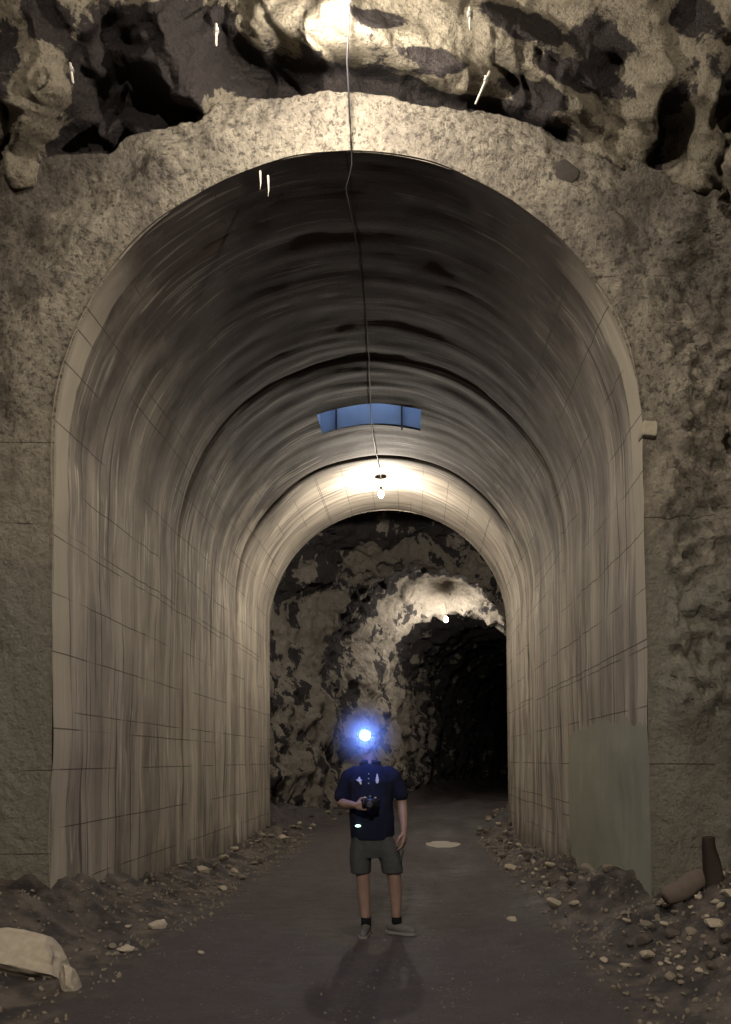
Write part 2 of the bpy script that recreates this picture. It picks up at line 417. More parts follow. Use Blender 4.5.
# ------------------------------------------------------------------ lined bore
TOT = 2 * SPR + PI * W
def profile(u, w=W):
    """point and inward normal on the horseshoe, u in metres from the left foot"""
    u = np.asarray(u, float)
    th = np.clip((u - SPR) / W, 0, PI)
    x = -w * np.cos(th); z = SPR + w * np.sin(th)
    z = np.where(u < SPR, u, np.where(u > SPR + PI * W, TOT - u, z))
    nx = np.cos(th); nz = -np.sin(th)
    return x, z, nx, nz
def liner(name, u0, u1):
    us = np.arange(u0, u1 + .02, .045); us[-1] = u1
    ys = np.concatenate([[YN - .015], np.arange(YN, YF, .05), [10.095, 10.105, 13.295, 13.305, YF]]); ys = np.unique(ys)
    U, Yg = np.meshgrid(us, ys, indexing='ij')
    x, z, nx, nz = profile(U)
    step = np.where(Yg > 10.1, .02, 0) + np.where(Yg > 13.3, .035, 0)
    groove = -.012 * np.exp(-((Yg - 10.1) / .03) ** 2) - .03 * np.exp(-((Yg - 13.3) / .03) ** 2)
    rough = .012 * fbm(U * .5, Yg * 5, 0, 4, 41) + .018 * fbm(U * 1.1, Yg * 1.1, 0, 3, 44)
    chip = 0
    d = step + groove + rough + chip
    P = np.stack([x + nx * d, Yg, z + nz * d], -1)
    return grid(name, P, M['liner'], 'structure', uv=np.stack([U, Yg], -1), flip=True)
liner('wall_left', -.15, SPR)
liner('wall_right', TOT - SPR, TOT + .15)

# the crown, with the slot of the recess left open
def vault():
    us = np.unique(np.concatenate([np.arange(SPR, TOT - SPR, .045), [TOT - SPR]]))
    ys = np.unique(np.concatenate([[YN - .015], np.arange(YN, YF, .05), [10.095, 10.105, 13.295, 13.305, YF]]))
    U, Yg = np.meshgrid(us, ys, indexing='ij')
    x, z, nx, nz = profile(U)
    step = np.where(Yg > 10.1, .02, 0) + np.where(Yg > 13.3, .035, 0)
    groove = -.012 * np.exp(-((Yg - 10.1) / .03) ** 2) - .03 * np.exp(-((Yg - 13.3) / .03) ** 2)
    rough = .012 * fbm(U * .5, Yg * 5, 0, 4, 41) + .018 * fbm(U * 1.1, Yg * 1.1, 0, 3, 44)
    chip = 0
    d = step + groove + rough + chip
    P = np.stack([x + nx * d, Yg, z + nz * d], -1)
    o = grid('ceiling_vault', P, M['liner'], 'structure', uv=np.stack([U, Yg], -1), flip=True)
    bm = bmesh.new(); bm.from_mesh(o.data)
    kill = [f for f in bm.faces if abs(f.calc_center_median().x - SLOT[0]) < SLOT[1] and SLOT[2] < f.calc_center_median().y < SLOT[3]]
    bmesh.ops.delete(bm, geom=kill, context='FACES'); bm.to_mesh(o.data); bm.free()
    return o
SLOT = (-.10, .82, 11.35, 12.05)
vault()

# ------------------------------------------------------------------ near portal face
def ray(x, y):
    u, v = (x - 415.48) / 740, (735.52 - y) / 740
    cr, sr, cp, sp_ = math.cos(.0082), math.sin(.0082), math.cos(.0332), math.sin(.0332)
    dx, dz = cr * u + sr * v, -sr * u + cr * v
    return dx / (cp - sp_ * dz), (sp_ + cp * dz) / (cp - sp_ * dz)
def px(x, y=None, dep=YN, row=850):
    a_, b_ = ray(x, row if y is None else y)
    return a_ * dep + CAMX if y is None else (a_ * dep + CAMX, b_ * dep + CAMZ)
TOPPX = [(-150, 160), (-40, 168), (20, 166), (60, 158), (112, 156), (126, 140), (165, 128), (200, 122), (218, 104), (255, 97), (300, 99), (352, 98), (400, 103), (440, 112), (500, 118), (560, 140), (640, 168), (700, 185), (735, 205), (900, 220)]
TX = np.array([px(p[0], p[1])[0] for p in TOPPX]); TZ = np.array([px(p[0], p[1])[1] for p in TOPPX])
def top_z(x): return np.interp(x, TX, TZ)
def portal_face():
    us = np.concatenate([np.arange(-.15, SPR, .05), np.arange(SPR, TOT - SPR, .03), np.arange(TOT - SPR, TOT + .16, .05)])
    nr = 90
    P = np.zeros((len(us), nr + 7, 3))
    x, z, nx, nz = profile(us)
    dx, dz = -nx, -nz
    # distance along each ray to the outer edge (side x = 4.5 or the top line)
    L = np.full(len(us), 6.0)
    for i in range(len(us)):
        for k in np.arange(0.05, 6, .02):
            X_, Z_ = x[i] + dx[i] * k, z[i] + dz[i] * k
            if abs(X_) > 4.4 or Z_ > top_z(X_):
                L[i] = k; break
    t = np.linspace(0, 1, nr) ** 1.05
    X_ = x[:, None] + dx[:, None] * L[:, None] * t; Z_ = z[:, None] + dz[:, None] * L[:, None] * t
    R_ = L[:, None] * t
    edge = sstep(0, .35, R_)
    lumpR = sstep(2.82, 3.02, X_ + .12 * vnoise(X_ * 2, Z_ * 2, 0, 3)) * sstep(1.6, 2.2, Z_) * (1 - .55 * sstep(4.9, 5.6, Z_))
    lumpL = sstep(-2.8, -3.1, X_) * sstep(4.4, 4.9, Z_) * .35
    f1, f2, _ = worley(X_ * 9, Z_ * 9, 0, 5); g1, _, _ = worley(X_ * 15, Z_ * 15, 0, 9)
    dome = np.sqrt(np.clip(1 - (f1 / .75) ** 2, 0, 1)); dome2 = np.sqrt(np.clip(1 - (g1 / .75) ** 2, 0, 1))
    hi = sstep(4.2, 5.2, Z_ + .5 * vnoise(X_, Z_, 0, 8))
    D = edge * (.03 * fbm(X_ * .9, Z_ * .9, 0, 3, 61) + hi * .04 * fbm(X_ * 3, Z_ * 3, 0, 5, 62) + .009 * fbm(X_ * 14, Z_ * 14, 0, 2, 66))
    D = D + lumpR * (.14 * dome + .03 * dome2 + .12 * fbm(X_ * 2, Z_ * 2, 0, 3, 63)) + lumpL * (.03 * dome2 + .02 * dome)
    # shotcrete collar round the arch stands proud above
    D = D + .05 * np.exp(-((R_ - .34) / .2) ** 2) * hi * edge
    # rock swelling at the outer edge
    D = D + .25 * sstep(3.2, 4.2, np.abs(X_))
    P[:, :nr, 0] = X_; P[:, :nr, 1] = YN - D; P[:, :nr, 2] = Z_
    # the reveal is closed: first ring sits on the lining edge
    P[:, 0, 1] = YN
    # thickness: the outer edge turns back into the rock
    for k in range(7):
        P[:, nr + k, 0] = X_[:, -1] + dx * .02 * k; P[:, nr + k, 2] = Z_[:, -1] + dz * .015 * k - .02 * k * (dz > 0)
        P[:, nr + k, 1] = P[:, nr - 1, 1] + .14 * (k + 1)
    return grid('wall_portal', P, M['face'], 'structure')
portal_face()

# ------------------------------------------------------------------ rock brow and roof in front of the portal
ANG = math.radians(42)
def brow_v(x, y):            # photo row -> distance up the brow
    k = ray(x, y)[1]
    z0 = top_z(px(x, None, 6.6, y))
    return (k * 6.75 - (z0 - CAMZ)) / (math.cos(ANG) + k * math.sin(ANG))
BL = [  # photo position of the middle, size, tilt, how far it stands out (metres)
    (35, 70, 42, 34, -.5, .42), (14, 140, 24, 44, .2, .40), (54, 90, 11, 11, .3, .30), (120, 22, 40, 16, 0, .18),
    (150, 40, 22, 28, .6, .34), (178, 75, 30, 20, .8, .30), (212, 92, 22, 14, .6, .24), (118, 56, 24, 8, .3, .25),
    (112, 138, 32, 8, .45, .28), (92, 125, 12, 8, 0, .15), (290, 12, 60, 26, 0, .34), (350, 25, 50, 20, 0, .28), (420, 45, 60, 16, .25, .30),
    (480, 25, 50, 22, 0, .24), (400, 66, 22, 9, 0, .14), (470, 75, 46, 9, .15, .24), (556, 58, 50, 18, .1, .30), (560, 96, 46, 12, .1, .32),
    (640, 30, 22, 40, -.3, .34), (655, 92, 26, 30, .7, .34), (704, 40, 30, 46, .2, .46), (712, 130, 24, 44, -.1, .46), (605, 146, 60, 9, .25, .22), (700, 176, 30, 12, .3, .24),
    (105, 90, 46, 34, .2, -.44), (165, 122, 34, 14, .2, -.40), (250, 62, 46, 22, .2, -.50), (300, 76, 60, 14, 0, -.48), (430, 90, 60, 12, .1, -.42),
    (60, 142, 44, 12, .1, -.34), (528, 80, 30, 6, 0, -.22), (530, 116, 90, 8, .2, -.24), (680, 140, 14, 24, .3, -.36), (620, 62, 22, 10, 0, -.24), (610, 168, 80, 6, .3, -.20)]
def brow():
    xs = np.arange(-4.3, 4.5, .028)
    vs = np.concatenate([np.arange(-.35, 1.7, .022), np.arange(1.7, 13.2, .12)])
    Xg, V = np.meshgrid(xs, vs, indexing='ij')
    z0 = top_z(Xg); z0 = z0 - .05
    Vc = np.minimum(V, 2.0); ex = np.maximum(V - 2.0, 0)
    # a soft bend from the brow into the level roof, with the haunches coming down at the sides
    Y_ = 6.78 - Vc * math.sin(ANG) - ex
    Z_ = z0 + Vc * math.cos(ANG) + (8.75 - (z0 + 2 * math.cos(ANG))) * sstep(0, 3, ex) - 1.2 * sstep(2.4, 4.4, np.abs(Xg)) * sstep(0, 2, ex)
    ny, nz = -math.cos(ANG) * (V < 99), -math.sin(ANG)
    D = np.zeros_like(Xg); BARE_SHADE = .10 + .30 * fbm(Xg * 1.7 + 4, V * 2.4, 7, 4, 88)
    for (bx, by, rx, ry, tl, am) in BL:
        cx_ = px(bx, None, 6.2, by); cv = brow_v(bx, by)
        ax_ = rx / 119.0; av = ry / 119.0 * 1.15
        wx = Xg + .07 * vnoise(Xg * 4, V * 4, 1, 71); wv = V + .07 * vnoise(Xg * 4, V * 4, 5, 72)
        p = (wx - cx_) * math.cos(tl) - (wv - cv) * math.sin(tl); q = (wx - cx_) * math.sin(tl) + (wv - cv) * math.cos(tl)
        r2 = (p / ax_) ** 2 + (q / av) ** 2
        D = D + am * np.exp(-(r2 / 1.25) ** 1.6)
    D = D * .8
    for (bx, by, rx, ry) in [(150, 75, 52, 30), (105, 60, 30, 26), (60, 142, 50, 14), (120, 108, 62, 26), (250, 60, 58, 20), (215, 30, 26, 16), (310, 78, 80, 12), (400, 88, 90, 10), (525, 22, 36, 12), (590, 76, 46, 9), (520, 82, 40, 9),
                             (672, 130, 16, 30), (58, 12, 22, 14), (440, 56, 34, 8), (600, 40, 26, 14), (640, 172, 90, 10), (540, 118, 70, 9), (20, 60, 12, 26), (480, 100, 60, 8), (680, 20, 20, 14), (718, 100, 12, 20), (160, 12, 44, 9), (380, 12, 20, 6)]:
        BARE_SHADE = BARE_SHADE + .75 * np.exp(-((((Xg - px(bx, None, 6.2, by)) / (rx / 119.)) ** 2 + ((V - brow_v(bx, by)) / (ry / 105.)) ** 2) / 1.3) ** 2)  # bare rock, with the shade of the hollows painted in
    f1, f2, idv = worley(Xg * 1.9, V * 2.3, 0, 31)
    D = D + .20 * (idv - .5) * sstep(0, .16, f2 - f1) + .05 * ridged(Xg * 1.7, V * 2.2, 3, 5, 81) + .05 * fbm(Xg * 4.5, V * 5, 2, 4, 82) + .014 * fbm(Xg * 17, V * 17, 2, 3, 84)
    D = D * np.where(V < .0, .5, 1)
    D = D + .28 * fbm(Xg * .6, Y_ * .6, 4, 3, 85) * sstep(.6, 2.5, V)
    P = np.stack([Xg + .05 * fbm(Xg * 5, V * 5, 8, 2, 86), Y_ + ny * D, Z_ + nz * D], -1)
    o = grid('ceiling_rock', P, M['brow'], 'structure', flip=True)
    at = o.data.attributes.new('bare', 'FLOAT', 'POINT'); at.data.foreach_set('value', np.clip(BARE_SHADE, 0, 1).reshape(-1).astype(np.float32))
    return o
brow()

def side_wall(name, sgn, base):
    ys = np.concatenate([np.arange(-6.5, 4.6, .12), np.arange(4.6, 7.0, .028)]); zs = np.arange(-.3, 8.8, .045)
    Yg, Zg = np.meshgrid(ys, zs, indexing='ij')
    D = .18 * fbm(Yg * .7, Zg * .7, sgn * 3, 3, 91) + .10 * ridged(Yg * 1.3, Zg * 1.3, sgn, 4, 92) + .04 * fbm(Yg * 5, Zg * 5, sgn, 3, 93) + .014 * fbm(Yg * 17, Zg * 17, sgn, 3, 95)
    f1, f2, idv = worley(Yg * 1.6, Zg * 1.6, 0, 35)
    D = D + .10 * (idv - .5) * sstep(0, .18, f2 - f1)
    lumps = [(6.25, 4.30, .26, .30, .40), (6.2, 3.62, .3, .26, .36), (6.2, 2.85, .34, .46, .38), (6.15, 1.75, .32, .34, .36), (6.3, 1.2, .25, .25, .3), (6.3, 5.2, .3, .4, .22), (6.2, 6.3, .4, .6, .2)] if sgn > 0 else \
            [(6.2, 7.2, .5, .45, .35), (6.3, 6.5, .3, .4, .42), (6.25, 5.9, .3, .3, .25)]
    for (cy, cz, ry, rz, am) in lumps:
        D = D + am * np.exp(-((((Yg - cy) / ry) ** 2 + ((Zg - cz) / rz) ** 2)) ** 1.6)
    d1, _, _ = worley(Yg * 8, Zg * 8, 0, 19); D = D + .07 * np.sqrt(np.clip(1 - (d1 / .75) ** 2, 0, 1)) * sstep(-.1, .35, fbm(Yg * 1.2, Zg * 1.2, 2, 2, 17))
    bend = .8 * sstep(6.5, 9.0, Zg)
    X_ = sgn * (base - bend - D)
    P = np.stack([X_, Yg, Zg], -1)
    return grid(name, P, M['side'], 'structure', flip=(sgn > 0))
side_wall('wall_rock_right', 1, 3.74)
side_wall('wall_rock_left', -1, 3.62)

# ------------------------------------------------------------------ unlined rock tunnel beyond the lining
def far_tunnel():
    KY = [16.0, 17.5, 19.3, 20.6, 21.4, 22.6, 24.6, 26.2, 27.0, 28.2, 31, 40, 66]
    HW = [3.5, 3.45, 3.25, 2.95, 2.75, 2.95, 3.55, 2.8, 2.5, 2.6, 2.85, 3.2, 3.2]
    AP = [8.1, 8.0, 7.9, 7.7, 7.45, 7.5, 7.9, 7.6, 6.95, 7.4, 7.6, 7.7, 7.7]
    ys = np.concatenate([np.arange(16.05, 29, .06), np.arange(29, 45, .16), np.arange(45, 66, .5)])
    th = np.linspace(0, 1, 300)
    parts = []
    T, Yg = np.meshgrid(th, ys, indexing='ij')
    hw = np.interp(Yg, KY, HW); ap = np.interp(Yg, KY, AP); ap = ap + .1 * np.sin(Yg * 1.1)
    spr = ap - hw
    tot = 2 * (spr + .4) + PI * hw; u = T * tot - .4
    ang = np.clip((u - spr) / hw, 0, PI)
    x = -hw * np.cos(ang); z = spr + hw * np.sin(ang)
    z = np.where(u < spr, u, np.where(u > spr + PI * hw, spr - (u - spr - PI * hw), z))
    nx, nz = np.cos(ang), -np.sin(ang)
    D = .26 * fbm(x * .7, Yg * .7, z * .7, 3, 101) + .12 * ridged(x * 1.3, Yg * 1.3, z * 1.3, 4, 102) + .05 * fbm(x * 5, Yg * 5, z * 5, 3, 103)
    f1, f2, idv = worley(x * 1.4, Yg * 1.4, z * 1.4, 37)
    D = D + .26 * (idv - .5) * sstep(0, .2, f2 - f1)
    D = D - .1
    cx = center_x(Yg)
    P = np.stack([x + cx + nx * D, Yg, z + nz * D], -1)
    uL = int(300 * .30); uR = int(300 * .70)
    side = sstep(.36, .26, T)
    B = np.interp(Yg, [16, 20.2, 20.7, 21.9, 22.3, 25.0, 25.6, 28.2, 29], [.95, .85, .12, .18, .80, .70, .1, .15, 1.0])  # bare rock bands, with tunnel shade painted darker between the ribs
    B = np.where(Yg > 28.2, B - side * np.interp(Yg, [28, 34, 40], [.8, .6, 0]), B)  # left wall kept paler to paint in lamp spill past the rib
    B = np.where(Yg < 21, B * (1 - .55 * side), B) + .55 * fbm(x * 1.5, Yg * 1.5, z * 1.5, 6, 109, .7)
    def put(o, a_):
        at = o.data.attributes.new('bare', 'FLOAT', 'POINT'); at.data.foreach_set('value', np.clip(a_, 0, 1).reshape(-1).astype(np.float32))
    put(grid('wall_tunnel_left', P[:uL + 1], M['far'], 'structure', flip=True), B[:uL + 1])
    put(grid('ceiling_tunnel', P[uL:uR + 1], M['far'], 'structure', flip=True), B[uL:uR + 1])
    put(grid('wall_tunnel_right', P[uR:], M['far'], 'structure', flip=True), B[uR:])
far_tunnel()
# rear face of the lining, closing the gap to the wider rock bore
def rear_face():
    us = np.arange(-.15, TOT + .16, .08); x, z, nx, nz = profile(us, W - .07)
    r = np.linspace(0, 1.7, 12)
    X_ = x[:, None] - nx[:, None] * r; Z_ = z[:, None] - nz[:, None] * r
    P = np.stack([X_, YF + .0 + .04 * fbm(X_ * 2, Z_ * 2, 0, 2, 7) * (r > 0), Z_], -1)
    grid('wall_rear_portal', P, M['face'], 'structure', flip=True)
rear_face()

# ------------------------------------------------------------------ recess in the crown, with an added shaft that lights it
def shaft():
    cx, hw, y0, y1 = SLOT; hw += .02
    z0, z1 = 6.72, 8.6
    t = thing('vault_recess', 'pale blue steel-lined recess in the crown of the dark vault, with an added light shaft', 'ventilation shaft', (cx, y1, 6.95))
    def loc(p): return (p[0] - cx, p[1] - y1, p[2] - 6.95)
    bm = bmesh.new(); xs = np.linspace(cx - hw, cx + hw, 24); rows = []
    for dy in (-.0, .06):
        lo = [bm.verts.new(loc((x, y1 + dy, SPR + math.sqrt((W - .01) ** 2 - x * x)))) for x in xs]; hi = [bm.verts.new(loc((x, y1 + dy, z1))) for x in xs]
        rows.append((lo, hi))
        for k in range(23): bm.faces.new((lo[k], lo[k + 1], hi[k + 1], hi[k]))
    for k in range(23): bm.faces.new((rows[0][0][k], rows[0][0][k + 1], rows[1][0][k + 1], rows[1][0][k]))
    bmesh.ops.recalc_face_normals(bm, faces=bm.faces); me = bpy.data.meshes.new('back_panel'); bm.to_mesh(me); bm.free(); link('back_panel', me, M['shaft'], t, None, False)
    for s in (-1, 1): MB().box(loc((cx + s * (hw + .02), (y0 + y1) / 2, 7.85)), (.04, y1 - y0 - .04, 1.72)).build('side_panel', M['shaft'], t, False)
    MB().box(loc((cx, y0 - .03, 7.88)), (2 * hw, .05, 1.44)).build('front_panel', M['shaftdark'], t, False)
    for k in (-.58, .50): MB().box(loc((cx + k, y1 - .03, 7.5)), (.028, .035, 1.1)).build('upright', M['shaftdark'], t, False)
    MB().box(loc((cx, (y0 + y1) / 2, 8.6)), (2 * hw, y1 - y0, .02)).build('added_glow_panel', M['recess_glow'], t, False)  # added glowing panel, lights the recess from above
    l = bpy.data.lights.new('recess_fill', 'AREA'); l.shape = 'RECTANGLE'; l.size = 1.4; l.size_y = .5; l.energy = 16; l.color = (.62, .76, 1.0)  # added light that brightens the back panel of the recess
    o = bpy.data.objects.new('recess_fill', l); C.objects.link(o); o.location = (cx, (y0 + y1) / 2, 8.5)
shaft()

# ------------------------------------------------------------------ lamps and cable
WARM = (1.0, .90, .76)
def lamp(loc, label, power, drop, size=.035, bulbscale=1.0):
    t = thing('hanging_lamp', label, 'lamp', loc, 0, None)
    MB().cyl((0, 0, .07), (0, 0, .16), .028, .022).build('socket', M['black'], t)
    MB().cyl((0, 0, .085), (0, 0, .10), .07, .05, 24).cyl((0, 0, .10), (0, 0, .115), .05, .03, 24).build('reflector', M['steel'], t)
    MB().ell((0, 0, .02), (.033 * bulbscale, .033 * bulbscale, .045 * bulbscale)).cyl((0, 0, .04), (0, 0, .08), .016).build('bulb', M['bulb'], t)
    MB().tube([(0, 0, .15), (.01, 0, .15 + drop * .4), (0, 0, .15 + drop)], .008).build('cord', M['cable'], t)
    for k in range(4):
        a_ = PI / 4 + k * PI / 2; c, s = math.cos(a_), math.sin(a_)
        MB().tube([(.055 * c, .055 * s, .08), (.06 * c, .06 * s, .0), (.04 * c, .04 * s, -.05), (0, 0, -.06)], .003, 6).build('guard_wire', M['steel'], t)
    l = bpy.data.lights.new('lamp_light', 'POINT'); l.energy = power; l.color = WARM; l.shadow_soft_size = size
    o = bpy.data.objects.new('lamp_light', l); C.objects.link(o); o.location = (loc[0], loc[1], loc[2] - .13)
    return t
X1 = px(343, None, 5.6, 0)
lamp((X1, 5.6, 7.42), 'lit bare lamp hanging from the rock roof in front of the concrete portal', 240, .75)
lamp((px(381, None, 14.2, 494), 14.2, px(381, 495, 14.2)[1]), 'lit lamp hanging from the vault crown near the far mouth of the lining', 440, .33, .05, 1.7)
lamp((px(446, None, 26.0, 620), 26.0, px(446, 620, 26.0)[1]), 'small distant lamp lit in the unlined rock tunnel', 380, .45, .06, 2.4)
lamp((0.2, -3.6, 7.2), 'unseen fill lamp added on the rock roof behind the viewer', 1950, .9, .06)  # unseen lamp added as fill, carrying on the lamp spacing
# cable: from the first lamp, over the portal edge, along the crown
def cable():
    pts = [(X1 + .01, 5.6, 8.1), (X1 + .05, 5.7, 7.65), (px(347, None, 6, 60), 6.0, 7.38), (px(350, None, 6.35, 100), 6.35, 7.15), (px(351, None, 6.5, 140), 6.50, 7.09), (px(352, None, 6.6, 160), 6.62, 7.0)]
    crown = SPR + W
    for y in np.arange(6.9, 14.0, .3):
        sag = .06 + .03 * math.sin(y * 2.2) + .02
        z = crown - sag - (.035 if y > 10.1 else 0) - (.035 if y > 13.3 else 0)
        pts.append((px(358, None, 7) * 0 - .035 + .05 * math.sin(y * .9), y, z))
    pts += [(px(381, None, 14.2, 470), 14.2, 6.96)]
    MBc = MB().tube(pts, .008, 8)
    tag(MBc.build('power_cable', M['cable']), 'dark power cable running over the arch edge and along the vault crown', 'cable')
cable()

# rock bolts, drips, patches on the face
def bolt(x, y, dep, L, tilt, label):
    X_, Z_ = px(x, y, dep)
    t = thing('rock_bolt', label, 'rock bolt', (X_, dep, Z_)); t.rotation_euler = (tilt[0], tilt[1], 0)
    MB().cyl((0, 0, .05), (0, 0, -L), .011, .009, 10).build('rod', M['lime'], t)
    MB().box((0, 0, .0), (.045, .045, .010), None, .003).build('plate', M['steel'], t)
    MB().cyl((0, 0, -.005), (0, 0, -.03), .022, .022, 6).build('nut', M['steel'], t, False)
bolt(216, 30, 5.85, .13, (0, 0), 'white stub of rock bolt in dark roof rock, left of the near lamp')
bolt(71, 69, 5.95, .12, (0, -.15), 'white stub of rock bolt in dark hollow, top left corner')
bolt(487, 78, 5.95, .2, (.3, .5), 'slanting rock bolt rod under the rock roof, right of the near lamp')
bolt(470, 14, 5.5, .12, (0, 0), 'pale rock bolt stub in lit roof rock near the top edge')
for k, (x, y, ln) in enumerate([(259, 173, .12), (267, 178, .14)]):
    X_, Z_ = px(x, y); 
    tag(MB().tube([(X_, YN + .05, Z_ + .06), (X_ + .004, YN + .05, Z_ - ln * .5), (X_, YN + .05, Z_ - ln)], lambda t: .010 * (1.1 - t), 7).build('stalactite', M['lime']),
        ['short white lime stalactite on the arch edge, the left one of a pair', 'white lime stalactite on the arch edge, the right one of a pair'][k], 'stalactite')
def patch(name, x, y, w, h, mat, label, cat, thick=.05, irregular=.2, rot=0):
    X_, Z_ = px(x, y); w /= 112.; h /= 112.
    bm = bmesh.new(); n = 22; rings = []
    for (sc, dy) in ((1.0, .13), (.97, -thick * .6), (.86, -thick)):
        ring = []
        for k in range(n):
            a_ = 2 * PI * k / n
            if irregular < .1:
                c, s = math.cos(a_), math.sin(a_); m = max(abs(c), abs(s)); c, s = c / m, s / m
            else: c, s = math.cos(a_), math.sin(a_)
            r = 1 + irregular * .5 * float(vnoise(np.array(c * 1.5 + 3), np.array(s * 1.5), np.array(x * 1.0), 3))
            ring.append(bm.verts.new((w / 2 * c * r * sc, dy, h / 2 * s * r * sc)))
        rings.append(ring)
    for a_, b_ in zip(rings, rings[1:]):
        for k in range(n): bm.faces.new((a_[k], a_[(k + 1) % n], b_[(k + 1) % n], b_[k]))
    bm.faces.new(rings[-1]); bmesh.ops.recalc_face_normals(bm, faces=bm.faces)
    me = bpy.data.meshes.new(name); bm.to_mesh(me); bm.free()
    o = link(name, me, mat, None, None, irregular > .1); o.location = (X_, YN - (.085 if name == 'mortar_patch' else .05), Z_); o.rotation_euler = (0, rot, 0)
    return tag(o, label, cat)
patch('mortar_patch', 562, 180, 34, 24, M['plug'], 'dark oval mortar patch on the portal face, upper right of the arch', 'patch', .008, .35)
patch('mortar_block', 648, 431, 15, 15, M['blockm'], 'small pale square mortar block beside the right edge of the arch', 'block', .015, .05, .1)

# ------------------------------------------------------------------ rubble
def rock_mesh(name, mat, seed, sub=3, cuts=9, rough=.06, sx=(1, .8, .6)):
    bm = bmesh.new(); bmesh.ops.create_icosphere(bm, subdivisions=sub, radius=1)
    r = random.Random(seed)
    for k in range(cuts):
        n = Vector((r.uniform(-1, 1), r.uniform(-1, 1), r.uniform(-1, 1))).normalized(); d = r.uniform(.45, .8)
        for v in bm.verts:
            e = v.co.dot(n) - d
            if e > 0: v.co -= n * e * .93
    co = np.array([v.co[:] for v in bm.verts]); nn = fbm(co[:, 0] * 2 + seed, co[:, 1] * 2, co[:, 2] * 2, 4, seed)
    for v, q in zip(bm.verts, nn):
        v.co += v.co.normalized() * float(q) * rough; v.co = Vector((v.co.x * sx[0], v.co.y * sx[1], v.co.z * sx[2]))
    me = bpy.data.meshes.new(name); bm.to_mesh(me); bm.free(); me.materials.append(mat)
    me.polygons.foreach_set('use_smooth', [cuts < 5] * len(me.polygons)); return me
SM = [rock_mesh('rubble_stone', [M['stone'], M['stone2'], M['stone'], M['stone3']][k % 4], 50 + k, 2, 8, .08, (1, .75 + .1 * (k % 3), .5 + .08 * (k % 4))) for k in range(12)]
PL = [1, 5, 9]
spots = []
def stone(x, y, r, label, group, mi=None, sink=.35, name='rubble_stone', cat='stone', rot=None):
    o = bpy.data.objects.new(name, SM[random.randrange(12) if mi is None else mi]); C.objects.link(o)
    q = r * random.uniform(.85, 1.15)
    o.scale = (q, q, q); o.rotation_euler = rot or (random.uniform(-.4, .4), random.uniform(-.4, .4), random.uniform(0, 6.28))
    o.location = (x, y, gh(x, y) + r * .5 * (1 - sink) )
    spots.append((x, y, r)); return tag(o, label, cat, group)
def free(x, y, r): return all((x - a_) ** 2 + (y - b_) ** 2 > ((r + c_) * .72) ** 2 for a_, b_, c_ in spots)

# big boulders bottom left
def boulder(name, x0, y0, r, scale, rot, seed, label, lift=0, cuts=7):
    me = rock_mesh(name, M['boulder'], seed, 5, cuts, .07, scale)
    o = bpy.data.objects.new(name, me); C.objects.link(o)
    me.polygons.foreach_set('use_smooth', [True] * len(me.polygons))
    o.location = (x0, y0, gh(x0, y0) + lift); o.rotation_euler = rot; o.scale = (r, r, r)
    spots.append((x0, y0, r * .8)); return tag(o, label, 'boulder')
def gpx(x, y, h=0):      # ground point seen at a photo pixel, given height
    dep = (h - CAMZ) / ray(x, y)[1]; return ray(x, y)[0] * dep + CAMX, dep
bx, by = px(28, None, 5.25, 945), 5.25
boulder('boulder', bx, by, .36, (1.15, .55, .42), (0, .32, .1), 3, 'large pale wedge-shaped boulder on the dirt bank, bottom left', .10)
bx, by = px(73, None, 5.05, 960), 5.05
boulder('boulder', bx, by - .05, .13, (.55, .6, 1.05), (.0, -.45, .3), 8, 'upright pale block leaning at the right end of the large boulder', .03)
bx, by = gpx(157, 926, .03)
boulder('boulder', bx, by, .085, (1.1, .8, .75), (0, .1, .4), 12, 'fist-sized pale rock at the foot of the left bank, alone by the road', .03)
bx, by = gpx(125, 950, .03)
boulder('boulder', bx, by, .06, (1.3, .8, .5), (0, .1, .4), 14, 'flat pale stone at the road edge, in front of the left bank', .02)

# individual stones: right pile before the portal, right foot of wall, left foot of wall
def scatter(n, fx, fy, rr, label, group, pal=.35):
    c = 0; tries = 0
    while c < n and tries < n * 60:
        tries += 1
        y = fy(); x = fx(y); r = rr[0] * (rr[1] / rr[0]) ** (random.random() ** 1.7)
        if not free(x, y, r): continue
        stone(x, y, r, label, group, random.choice(PL) if random.random() < pal else random.choice([0, 2, 3, 4, 6, 7, 8, 10, 11]))
        c += 1
U = random.uniform
scatter(110, lambda y: U(2.25, 3.35), lambda: U(4.7, 6.45), (.022, .085), 'small angular stone in the rubble bank before the right side of the portal', 'rubble bank right of the portal', .3)
scatter(60, lambda y: U(1.9, 2.55), lambda: U(7.2, 16.0), (.04, .12), 'angular stone in the rubble along the foot of the right lining wall', 'rubble along the right lining wall', .4)
scatter(52, lambda y: U(-2.55, -1.75), lambda: U(9.0, 16.0), (.035, .11), 'angular stone in the rubble along the foot of the left lining wall', 'rubble along the left lining wall', .35)
scatter(36, lambda y: U(-3.1, -1.75), lambda: U(4.7, 9.0), (.02, .055), 'small stone on the dirt bank before the left side of the portal', 'stones on the left bank', .3)
scatter(22, lambda y: float(center_x(y)) + U(-2.7, -2.0), lambda: U(16.6, 26), (.06, .22), 'dark stone at the foot of the rock wall beyond the lining', 'stones beyond the lining, left', .15)
scatter(14, lambda y: float(center_x(y)) + U(1.9, 2.5), lambda: U(16.6, 26), (.06, .2), 'dark stone on the right edge of the road beyond the lining', 'stones beyond the lining, right', .15)
